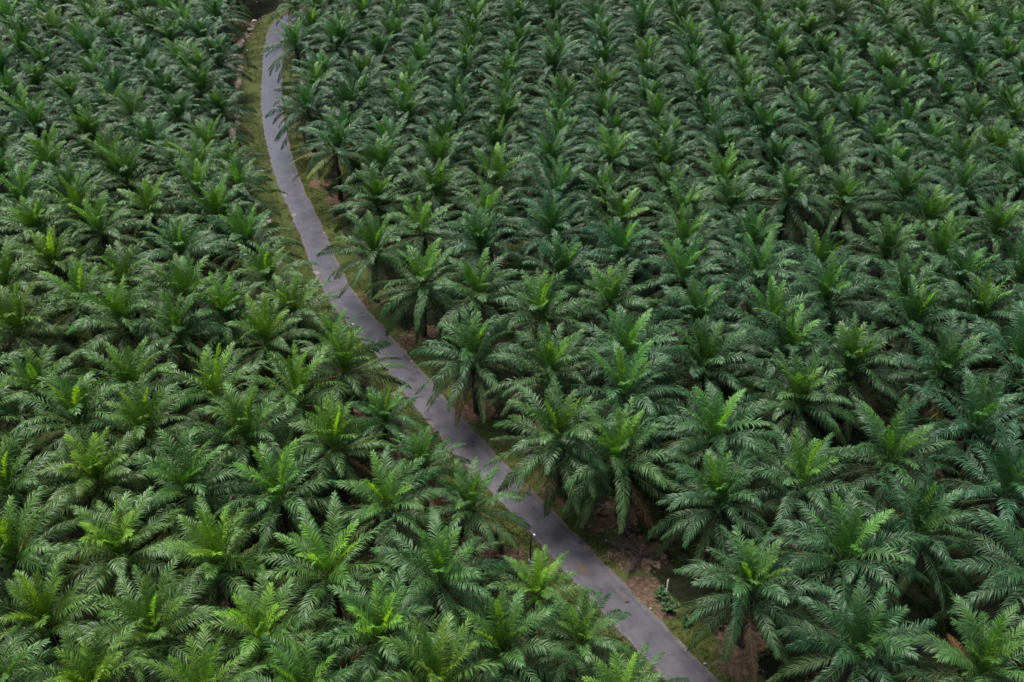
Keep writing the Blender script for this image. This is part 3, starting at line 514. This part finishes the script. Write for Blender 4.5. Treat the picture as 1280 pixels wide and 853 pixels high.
def trunk_geo(seed, h=6.5):
    rng = np.random.RandomState(seed); g = Geo()
    zz = np.linspace(-.3, h, 9); tube(g, np.c_[zz * 0 + rng.normal(0, .02, 9), zz * 0, zz], np.interp(zz, [-.3, .3, h * .5, h], [.48, .38, .30, .34]), 10, (.055, .04, .03))
    n = int(h * 17)
    for i in range(n):     # spiral of cut leaf bases
        z = .5 + (h - .6) * i / n; a = i * math.radians(137.5); r = float(np.interp(z, [0, .3, h * .5, h], [.42, .38, .30, .34]))
        l = rng.uniform(.22, .38) * (.6 + .6 * z / h); w = .09
        d = np.array([math.cos(a), math.sin(a), 0]); s = np.array([-math.sin(a), math.cos(a), 0]); up = np.array([0, 0, 1.])
        b = d * (r - .05) + up * z; t = b + d * l * .55 + up * l
        V = [b - s * w * 1.3, b + s * w * 1.3, b + up * .16, t - s * w * .6, t + s * w * .6, t + up * .05 - d * .06]
        c = np.array((.075, .055, .038)) * rng.uniform(.6, 1.5)
        g.add(V, [(0, 1, 4, 3), (1, 2, 5, 4), (2, 0, 3, 5)], [(3, 4, 5)], c)
    return g

VARS = 16
crown_me, old_me = [], []
for v in range(VARS):
    A, B, Sp = crown_parts(100 + v, nf=(43, 39, 46, 41, 36)[v % 5], spear=v % 3, lush=(1, .94, 1.05, .98)[v % 4], fl=(0, 7, -6, 3, -3, 9)[v % 6], n=66)
    crown_me.append(A.mesh('crown', M_FROND)); old_me.append(B.mesh('old_fronds', M_OLD))
A, B, Sp = crown_parts(777, nf=40, kind='yellow'); lone_crown, lone_old = A.mesh('crown', M_FROND), B.mesh('old_fronds', M_OLD)
spear_me = {k: [crown_parts(200 + v * 3 + k, nf=2, spear=k)[2].mesh('spear_leaf', M_SPEAR) for v in range(9)] for k in (0, 1, 2)}
trunk_me = [trunk_geo(40 + v).mesh('trunk', M_BARK) for v in range(4)]

# ------------------------------------------------------------------ palms
rs = random.Random(11)
TH = math.radians(35.2)
def picture_spot(x, y, z):          # only used to word the labels
    fw = y * math.cos(TH) - (z - 63.5) * math.sin(TH); up = y * math.sin(TH) + (z - 63.5) * math.cos(TH)
    return (640 + 1200 * x / fw) / 12.8, (426.5 - 1200 * up / fw) / 8.53
SDP = road_sd(PALM_XY)
N_SINGLE = 300
SPEAR_WORD = {0: 'dark oil palm without bright spear', 1: 'green oil palm', 2: 'bright-spear oil palm'}
labels = {}
def in_words(v):
    v = int(round(min(max(v, 0), 99)))
    ones = 'zero one two three four five six seven eight nine ten eleven twelve thirteen fourteen fifteen sixteen seventeen eighteen nineteen'.split()
    tens = 'x x twenty thirty forty fifty sixty seventy eighty ninety'.split()
    return ones[v] if v < 20 else tens[v // 10] + ('-' + ones[v % 10] if v % 10 else '')
lone_i = int(np.argmin(np.hypot(PALM_XY[:, 0] + 25.3, PALM_XY[:, 1] - 125.0)))
nearest_heart = None
proto = {}
def make_palm(i, x, y, h, s, sp):
    root = bpy.data.objects.new('oil_palm', None); COL.objects.link(root)
    root.location = (x, y, 0); root.rotation_euler = (rs.gauss(0, .05), rs.gauss(0, .05), rs.uniform(0, 6.28)); root.empty_display_size = .5
    key = 'lone' if i == lone_i else (i % VARS, i % 4)
    if key not in proto:
        cm, om = (lone_crown, lone_old) if key == 'lone' else (crown_me[key[0]], old_me[key[0]])
        tm = trunk_me[0 if key == 'lone' else key[1]]
        parts = [link('trunk', tm, root), link('crown', cm, root), link('old_fronds', om, root)]
        proto[key] = parts
    else:
        parts = []
        for q in proto[key]:
            c = q.copy(); COL.objects.link(c); c.parent = root; parts.append(c)
    spo = link('spear_leaf', spear_me[sp][rs.randrange(9)], root)
    parts[0].scale = (s, s, h / 6.5); parts[1].location = parts[2].location = spo.location = (0, 0, h)
    fresh_lit = np.clip((-SDP[i] + 25) / 50, 0, 1) * np.clip((150 - y) / 60, 0, 1)  # fresher leaf colour left and near, plus painted light; darker, cooler right and far
    k_ = rs.uniform(.9, 1.12); tint = (k_ * (.76 + .50 * fresh_lit), k_ * (.88 + .34 * fresh_lit), k_ * (1.22 - .30 * fresh_lit), 1)
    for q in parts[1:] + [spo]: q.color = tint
    sq = rs.uniform(.9, 1.1)
    parts[1].scale = parts[2].scale = (s, s, s * sq); spo.scale = (s,) * 3; spo.rotation_euler = (0, 0, rs.uniform(0, 6.28))
    px, py = picture_spot(x, y, h); side = 'left' if SDP[i] < 0 else 'right'
    where = "%s percent from the photo's left, %s from top" % (in_words(px), in_words(py))
    if key == 'lone': lb = 'oil palm with yellowing lower fronds and bare trunk on the grass right of the road'
    elif s < .86: lb = 'small roadside palm, %s' % where
    elif abs(SDP[i]) < 6.2: lb = 'oil palm overhanging road, %s' % where
    else: lb = '%s, %s' % (SPEAR_WORD[sp], where)
    while lb in labels: lb = 'leaning ' + lb
    labels[lb] = 1
    root['label'] = lb; root['category'] = 'palm tree'; root['group'] = 'oil palms planted in rows'
    return root

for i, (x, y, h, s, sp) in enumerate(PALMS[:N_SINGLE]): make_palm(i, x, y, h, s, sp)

# the far palms, past the three hundred that show largest: one mass
def far_palms():
    protos = []
    for v in range(6):
        A, B, Sp = crown_parts(300 + v, n=46, nf=38, wid=.092, spear=(0, 1, 2)[v % 3]); t = trunk_geo(50 + v)
        ar = []
        for g in (A, B, Sp): ar.append(g.arrays())
        V = []; Q = []; T = []; C = []; n = 0
        for a in ar: V.append(a[0] + [0, 0, 6.6]); Q.append(a[1] + n); T.append(a[2] + n); C.append(a[3]); n += len(a[0])
        protos.append((np.concatenate(V), np.concatenate(Q), np.concatenate(T), np.concatenate(C)))
    V = []; Q = []; T = []; C = []; n = 0
    for i, (x, y, h, s, sp) in enumerate(PALMS[N_SINGLE:]):
        px, py = picture_spot(x, y, h)
        if px < -9 or px > 109 or py > 112: continue
        a = protos[i % 6]; r = rs.uniform(0, 6.28); c_, s_ = math.cos(r), math.sin(r)
        W = a[0] * [s, s, s]; W = np.c_[W[:, 0] * c_ - W[:, 1] * s_ + x, W[:, 0] * s_ + W[:, 1] * c_ + y, W[:, 2] + h - 6.6 * s]
        V.append(W); Q.append(a[1] + n); T.append(a[2] + n); C.append(a[3] * np.array([rs.uniform(.72, 1.05), rs.uniform(.85, 1.05), rs.uniform(1.05, 1.35)])); n += len(W)  # varies per palm, with a cool sky sheen painted into the far foliage
        tr = Geo(); tube(tr, [(x, y, 0), (x, y, h)], [.4, .34], 6, (.055, .04, .03)); b = tr.arrays()
        V.append(b[0]); Q.append(b[1] + n); T.append(b[2] + n); C.append(b[3]); n += len(b[0])
    me = mesh_from('far_oil_palms', np.concatenate(V), np.concatenate(Q), np.concatenate(T), np.concatenate(C)); me.materials.append(M_FROND)
    link('far_oil_palms', me, kind='stuff', label='mass of oil palms at the far edge of the plantation', category='palm trees')
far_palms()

# ------------------------------------------------------------------ ground cover
def blades(name, pts, h, w, cols, nb, label):
    r = np.random.RandomState(3); n = len(pts) * nb; P = np.repeat(pts, nb, 0) + np.c_[r.normal(0, .12, (n, 2)), np.zeros(n)]
    a = r.uniform(0, 6.28, n); L = h * r.uniform(.5, 1.3, n); D = np.c_[np.cos(a), np.sin(a), np.zeros(n)]; Sx = np.c_[-np.sin(a), np.cos(a), np.zeros(n)]
    ww = w * r.uniform(.6, 1.3, n)[:, None]; m = P + D * (L * .3)[:, None] + np.c_[np.zeros((n, 2)), L * .75]; t = m + D * (L * .55)[:, None] + np.c_[np.zeros((n, 2)), L * .1]
    V = np.stack([P - Sx * ww * .5, P + Sx * ww * .5, m + Sx * ww * .5, m - Sx * ww * .5, t], 1).reshape(-1, 3); b = np.arange(n) * 5
    C = np.array(cols)[r.randint(0, len(cols), n)] * r.uniform(.7, 1.25, (n, 1))
    me = mesh_from(name, V, np.c_[b, b + 1, b + 2, b + 3], np.c_[b + 3, b + 2, b + 4], np.repeat(C, 5, 0)); me.materials.append(M_GRASS)
    link(name, me, kind='stuff', label=label, category='grass' if 'grass' in name else 'undergrowth')
r = np.random.RandomState(9)
# verge grass
k = r.randint(0, len(RC), 42000); sd_ = np.where(r.rand(len(k)) < .5, -1, 1); w_ = np.where((sd_ < 0) & (RC[k, 1] > 98), 4.4, 2.6)
off = HALF[k] + .05 + w_ * r.rand(len(k)) ** 1.15; p = RC[k] + RN[k] * (off * sd_)[:, None]
keep = (wob(p[:, 0], p[:, 1], 1.1, 21) > -.45 + .5 * (off > 3.6)) & (p[:, 1] < 215)
for (qx, qy, qr) in ((10.9, 54.0, 1.7), (12.6, 51.6, 1.3), (17.5, 46.5, 1.3), (-28.7, 130.8, 1.5)): keep &= np.hypot(p[:, 0] - qx, p[:, 1] - qy) > qr
p = p[keep]; blades('verge_grass', np.c_[p, np.full(len(p), .0)], .16, .035, [(.035, .058, .012), (.052, .07, .015), (.085, .08, .026), (.028, .05, .012)], 3, 'short olive-green grass on the verges along both sides of the road')
# undergrowth below the palms
n = 26000; p = np.c_[r.uniform(-95, 80, n), r.uniform(32, 215, n)]; sdn = road_sd(p)
keep = (np.abs(sdn) > 4.2) & ~((sdn < 0) & (sdn > -7.5) & (p[:, 1] > 98)) & (np.abs(p[:, 0]) < 12 + p[:, 1] * .62) & (wob(p[:, 0], p[:, 1], .5, 33) > np.where(sdn < 0, -.55, .05))
keep &= np.hypot(p[:, 0] - 10.9, p[:, 1] - 55) > 3.6
dm = np.full(n, 99.)
for q in PALM_XY: dm = np.minimum(dm, np.hypot(p[:, 0] - q[0], p[:, 1] - q[1]))
p = p[keep & (dm > 1.7)]
blades('undergrowth', np.c_[p, np.full(len(p), .0)], .75, .09, [(.022, .045, .01), (.035, .065, .01), (.05, .07, .015), (.015, .03, .01)], 7, 'low green ferns and weeds covering the soil beneath the palms')
# cut fronds lying in the avenues between the palms
g = Geo(); rng = np.random.RandomState(77); cnt = 0
for k in range(1500):
    x, y = rng.uniform(-90, 70), rng.uniform(35, 170)
    if abs(x) > 10 + y * .6: continue
    d = np.hypot(PALM_XY[:, 0] - x, PALM_XY[:, 1] - y).min(); s_ = road_sd([(x, y)])[0]
    if d < 2.6 or (-8.5 < s_ < 7.5): continue
    frond(g, rng, rng.uniform(3.5, 5), 8, 14, rng.uniform(0, 6.28), rng.normal(0, 20), 22, .7, .08, BROWN * rng.uniform(.12, .45), droop=.25, r0=0, z0=.25, rr=.04, rach=(.05, .035, .02))
    g.V[-1] += [x, y, 0]; g.V[-2] += [x, y, 0]; cnt += 1
    if cnt > 330: break
o = link('frond_litter', g.mesh('frond_litter', M_OLD), kind='stuff', label='brown cut fronds rotting on the ground between the palm rows', category='litter')

# ------------------------------------------------------------------ roadside things
def empty(name, loc, rz, label, cat, group=None):
    e = bpy.data.objects.new(name, None); COL.objects.link(e); e.location = loc; e.rotation_euler = (0, 0, rz); e.empty_display_size = .3
    e['label'] = label; e['category'] = cat
    if group: e['group'] = group
    return e
M_POLE = plain('dark_pole_paint', (.012, .011, .012), .6, (.03, .027, .026), 6)
M_WHITE = plain('lamp_cover', (.72, .73, .74), .35, (.8, .8, .8), 4)
M_CONC = plain('concrete', (.22, .21, .2), .9, (.34, .33, .31), 6)
def lamp_meshes(h):
    g = Geo(); tube(g, [(0, 0, -.3), (0, 0, h * .5), (0, 0, h)], [.075, .07, .055], 10, (0, 0, 0)); pole = g.mesh('pole', M_POLE, True)
    g = Geo(); tube(g, [(0, 0, -.05), (0, 0, .1), (0, 0, .1001), (0, 0, .16)], [.2, .2, .14, .13], 10, (0, 0, 0)); base = g.mesh('footing', M_CONC)
    g = Geo(); tube(g, [(0, 0, h - .12), (.16, 0, h - .05), (.34, 0, h - .02)], [.03, .028, .028], 8, (0, 0, 0)); arm = g.mesh('arm', M_POLE, True)
    g = Geo(); tube(g, [(.2, 0, h - .02), (.26, 0, h), (.38, 0, h - .01), (.42, 0, h - .03)], [.03, .08, .09, .03], 12, (0, 0, 0)); head = g.mesh('lamp_head', M_WHITE, True)
    return pole, base, arm, head
for (x, y, h, rz, lb) in ((1.6, 57.0, 3.35, -.5, 'thin black lamp post with white head on left verge nearest the photo\'s bottom'),
                      (-18.0, 88.6, 3.4, -.6, 'thin black lamp post half hidden behind palms at the road\'s left edge'),
                      (-54.9, 209.5, 4.4, 0, 'farthest thin dark lamp post on the grass verge, at the picture\'s top edge'),
                      (-50.1, 179.0, 4.1, 0, 'thin dark lamp post on the far left verge, below the topmost one')):
    e = empty('lamp_post', (x, y, 0), rz, lb, 'lamp post', 'lamp posts along the left verge')
    for nm, me in zip(('pole', 'footing', 'arm', 'lamp_head'), lamp_meshes(h)): link(nm, me, e)

def rock(x, y, r_, seed, col, label, name='stone', cat='stone', z=.0, group=None):
    rng = np.random.RandomState(seed); g = Geo(); k = 9; rows = 5; V = []
    for i in range(rows):
        ph = math.pi * (i + .5) / rows
        for j in range(k):
            a = 2 * math.pi * j / k; q = r_ * rng.uniform(.78, 1.18); V.append((x + q * math.sin(ph) * math.cos(a) * 1.2, y + q * math.sin(ph) * math.sin(a), z + q * .65 * math.cos(ph) + r_ * .3))
    V += [(x, y, z + r_ * .95), (x, y, z - r_ * .3)]
    Q = [(i * k + j, (i + 1) * k + j, (i + 1) * k + (j + 1) % k, i * k + (j + 1) % k) for i in range(rows - 1) for j in range(k)]
    T = [(rows * k, j, (j + 1) % k) for j in range(k)] + [(rows * k + 1, (rows - 1) * k + (j + 1) % k, (rows - 1) * k + j) for j in range(k)]
    g.add(V, Q, T, col); me = g.mesh(name, plain(name + '_surface', col, .9)); o = link(name, me, label=label, category=cat)
    if group: o['group'] = group
for q in ((8.3, 59.3, .13, (.22, .2, .18), 'small pale stone on brown soil under the big palm right of the road'),
          (11.4, 51.8, .13, (.2, .16, .13), 'pale stone at the lower tip of the bare dirt patch beside the road'),
          (-25.6, 115.5, .13, (.22, .2, .18), 'pale stone on the grass at the road\'s right edge, upper left of the picture'),
          (4.4, 54.0, .22, (.03, .027, .025), 'dark stone on the left verge just below the near lamp post'),
          (-11.2, 86.0, .14, (.2, .19, .17), 'small pale stone on the right edge of the road below the mid lamp post'),
          (15.0, 46.5, .12, (.2, .18, .16), 'tiny pale stone on the grass near the bottom edge, right of the road')):
    rock(q[0], q[1], q[2], int(q[1] * 10), q[3], q[4])
rubble = [(-42.6, 141.5), (-41.9, 139.6), (-34.6, 120.2), (-34.1, 118.7), (-31.2, 109.1), (-30.7, 107.6), (-56.2, 211.2), (-55.8, 205), (-55.0, 202.6), (-47.9, 162.2), (-47.5, 160.4), (-36.5, 124)]
for i, (x, y) in enumerate(rubble):
    px, py = picture_spot(x, y, 0)
    o_ = ('first second third fourth fifth sixth seventh eighth ninth tenth eleventh twelfth'.split())[sorted(rubble, key=lambda q: q[1]).index((x, y))]
    rock(x, y, .32 + .1 * (i % 4), 900 + i, (.42, .36, .30), '%s pale sandstone block up the ditch left of the road, counted from the nearest' % o_,
         'sandstone_block', 'rock', z=-.35, group='sandstone blocks in the roadside ditch')

# heap of pruned fronds beside the dirt patch
e = empty('frond_heap', (10.9, 57.6, 0), 0, 'heap of grey-brown pruned fronds above the bare dirt patch by the road', 'frond heap')
rng = np.random.RandomState(5)
mesh_h = []
for k in range(16):
    g = Geo(); c = np.array((.06, .045, .045)) * rng.uniform(.4, 1.4)
    frond(g, rng, rng.uniform(2.2, 3.6), rng.uniform(8, 28), rng.uniform(15, 40), rng.uniform(0, 6.28), rng.normal(0, 30), 16, .55, .05, c, droop=.3, r0=0, z0=rng.uniform(.15, .5), rr=.045, rach=tuple(c * 1.8))
    off = rng.normal(0, .45, 2)
    for v in g.V: v += [off[0], off[1], 0]; v[:, 2] = np.maximum(v[:, 2] * .6, .05)
    link('cut_frond', g.mesh('cut_frond', M_OLD), e)
# dark soil mound below the heap gives it body
g = Geo(); frs = [rng.uniform(0, 6.28) for _ in range(5)]

def leafy_plant(x, y, h, seed, label, name='shrub'):
    rng = np.random.RandomState(seed); e = empty(name, (x, y, 0), 0, label, 'shrub'); g = Geo(); s = Geo()
    for k in range(26):
        a, el = rng.uniform(0, 6.28), rng.uniform(.5, 1.4); L = h * rng.uniform(.5, 1.05)
        d = np.array([math.cos(a) * math.cos(el), math.sin(a) * math.cos(el), math.sin(el)]); tube(s, [(0, 0, 0), d * L * .5, d * L + [0, 0, -.05]], [.02, .014, .006], 4, (.06, .07, .03))
        for q in range(26):
            u = rng.uniform(.35, 1); p = d * L * u; b = rng.normal(0, 1, 3); b[2] = abs(b[2]) * .4; b /= np.linalg.norm(b); w = np.cross(b, [0, 0, 1.]); w /= np.linalg.norm(w) + 1e-9
            l = rng.uniform(.12, .22); g.add([p, p + b * l * .5 + w * l * .22, p + b * l, p + b * l * .5 - w * l * .22], [(0, 1, 2, 3)], None, np.array((.025, .08, .018)) * rng.uniform(.6, 1.4))
    link('stems', s.mesh('stems', M_BARK), e); link('foliage', g.mesh('foliage', M_FROND), e)
leafy_plant(12.45, 53.0, 1.0, 1, 'mid-green leafy shrub beside the pale broken stem, above a second shrub')
leafy_plant(12.95, 51.7, 1.2, 2, 'lower, larger dark green leafy shrub right of the dirt patch')
leafy_plant(14.2, 50.4, .8, 5, 'low green shrub under the frond tips of the big lower-right palm')

def log(x, y, L, r_, rz, tilt, col, label, name='fallen_log', cat='log'):
    g = Geo(); rng = np.random.RandomState(int(abs(x) * 10)); n = 7; P = [(L * i / (n - 1), rng.normal(0, r_ * .2), math.sin(tilt) * L * i / (n - 1) + r_) for i in range(n)]
    tube(g, P, r_ * (1 + .12 * rng.normal(0, 1, n)), 9, col)
    for i in range(4):
        a = rng.uniform(.4, 2.7); b = np.array(P[1 + i]); tube(g, [b, b + [rng.uniform(-.1, .2), math.cos(a) * r_ * 2.2, math.sin(a) * r_ * 2.2]], [r_ * .3, r_ * .12], 5, col)
    me = g.mesh(name, plain(name + '_surface', col, .9, tuple(c * .45 for c in col), 5)); o = link(name, me, label=label, category=cat); o.location = (x, y, 0); o.rotation_euler = (0, 0, rz)
log(12.8, 53.1, 1.1, .07, 1.3, .9, (.42, .37, .33), 'pale broken stem leaning among the green shrubs right of the dirt patch', 'broken_stem', 'stem')
log(-12.2, 72.3, 1.5, .17, -.6, .05, (.42, .39, .36), 'short grey-white log on the left verge behind the young palms')
log(-23.0, 90.4, 1.6, .16, .5, .1, (.55, .52, .49), 'whitish broken log beneath a palm left of the road, mid picture')
g = Geo(); tube(g, [(-.16, 0, .02), (0, .01, .03), (.14, .1, .02)], [.012, .018, .01], 5, (.01, .01, .01)); tube(g, [(0, .01, .03), (.1, -.12, .03)], [.014, .008], 5, (.01, .01, .01)); tube(g, [(0, .01, .03), (-.07, .14, .05)], [.014, .008], 5, (.01, .01, .01))
o = link('twig', g.mesh('twig', M_BARK), label='small dark forked twig lying on the road beside the dirt patch', category='twig'); o.location = (9.55, 52.4, .08); o.scale = (1.5, 1.5, 1.5)
# reddish dead frond fallen in the gap of the left block
rng = np.random.RandomState(8); e = empty('fallen_frond', (-38.9, 97.5, 0), 0, 'reddish-brown dead fronds sunk in the dark gap left of the road', 'dead frond')
for k in range(5):
    g = Geo(); frond(g, rng, rng.uniform(3, 4.6), rng.uniform(20, 50), 40, -1.5 + rng.normal(0, .7), 20, 30, .5, .07, np.array((.13, .055, .04)) * rng.uniform(.6, 1.3), droop=.5, r0=0, z0=.3, rr=.06, rach=(.16, .08, .05))
    link('dead_leaf', g.mesh('dead_leaf', M_OLD), e)
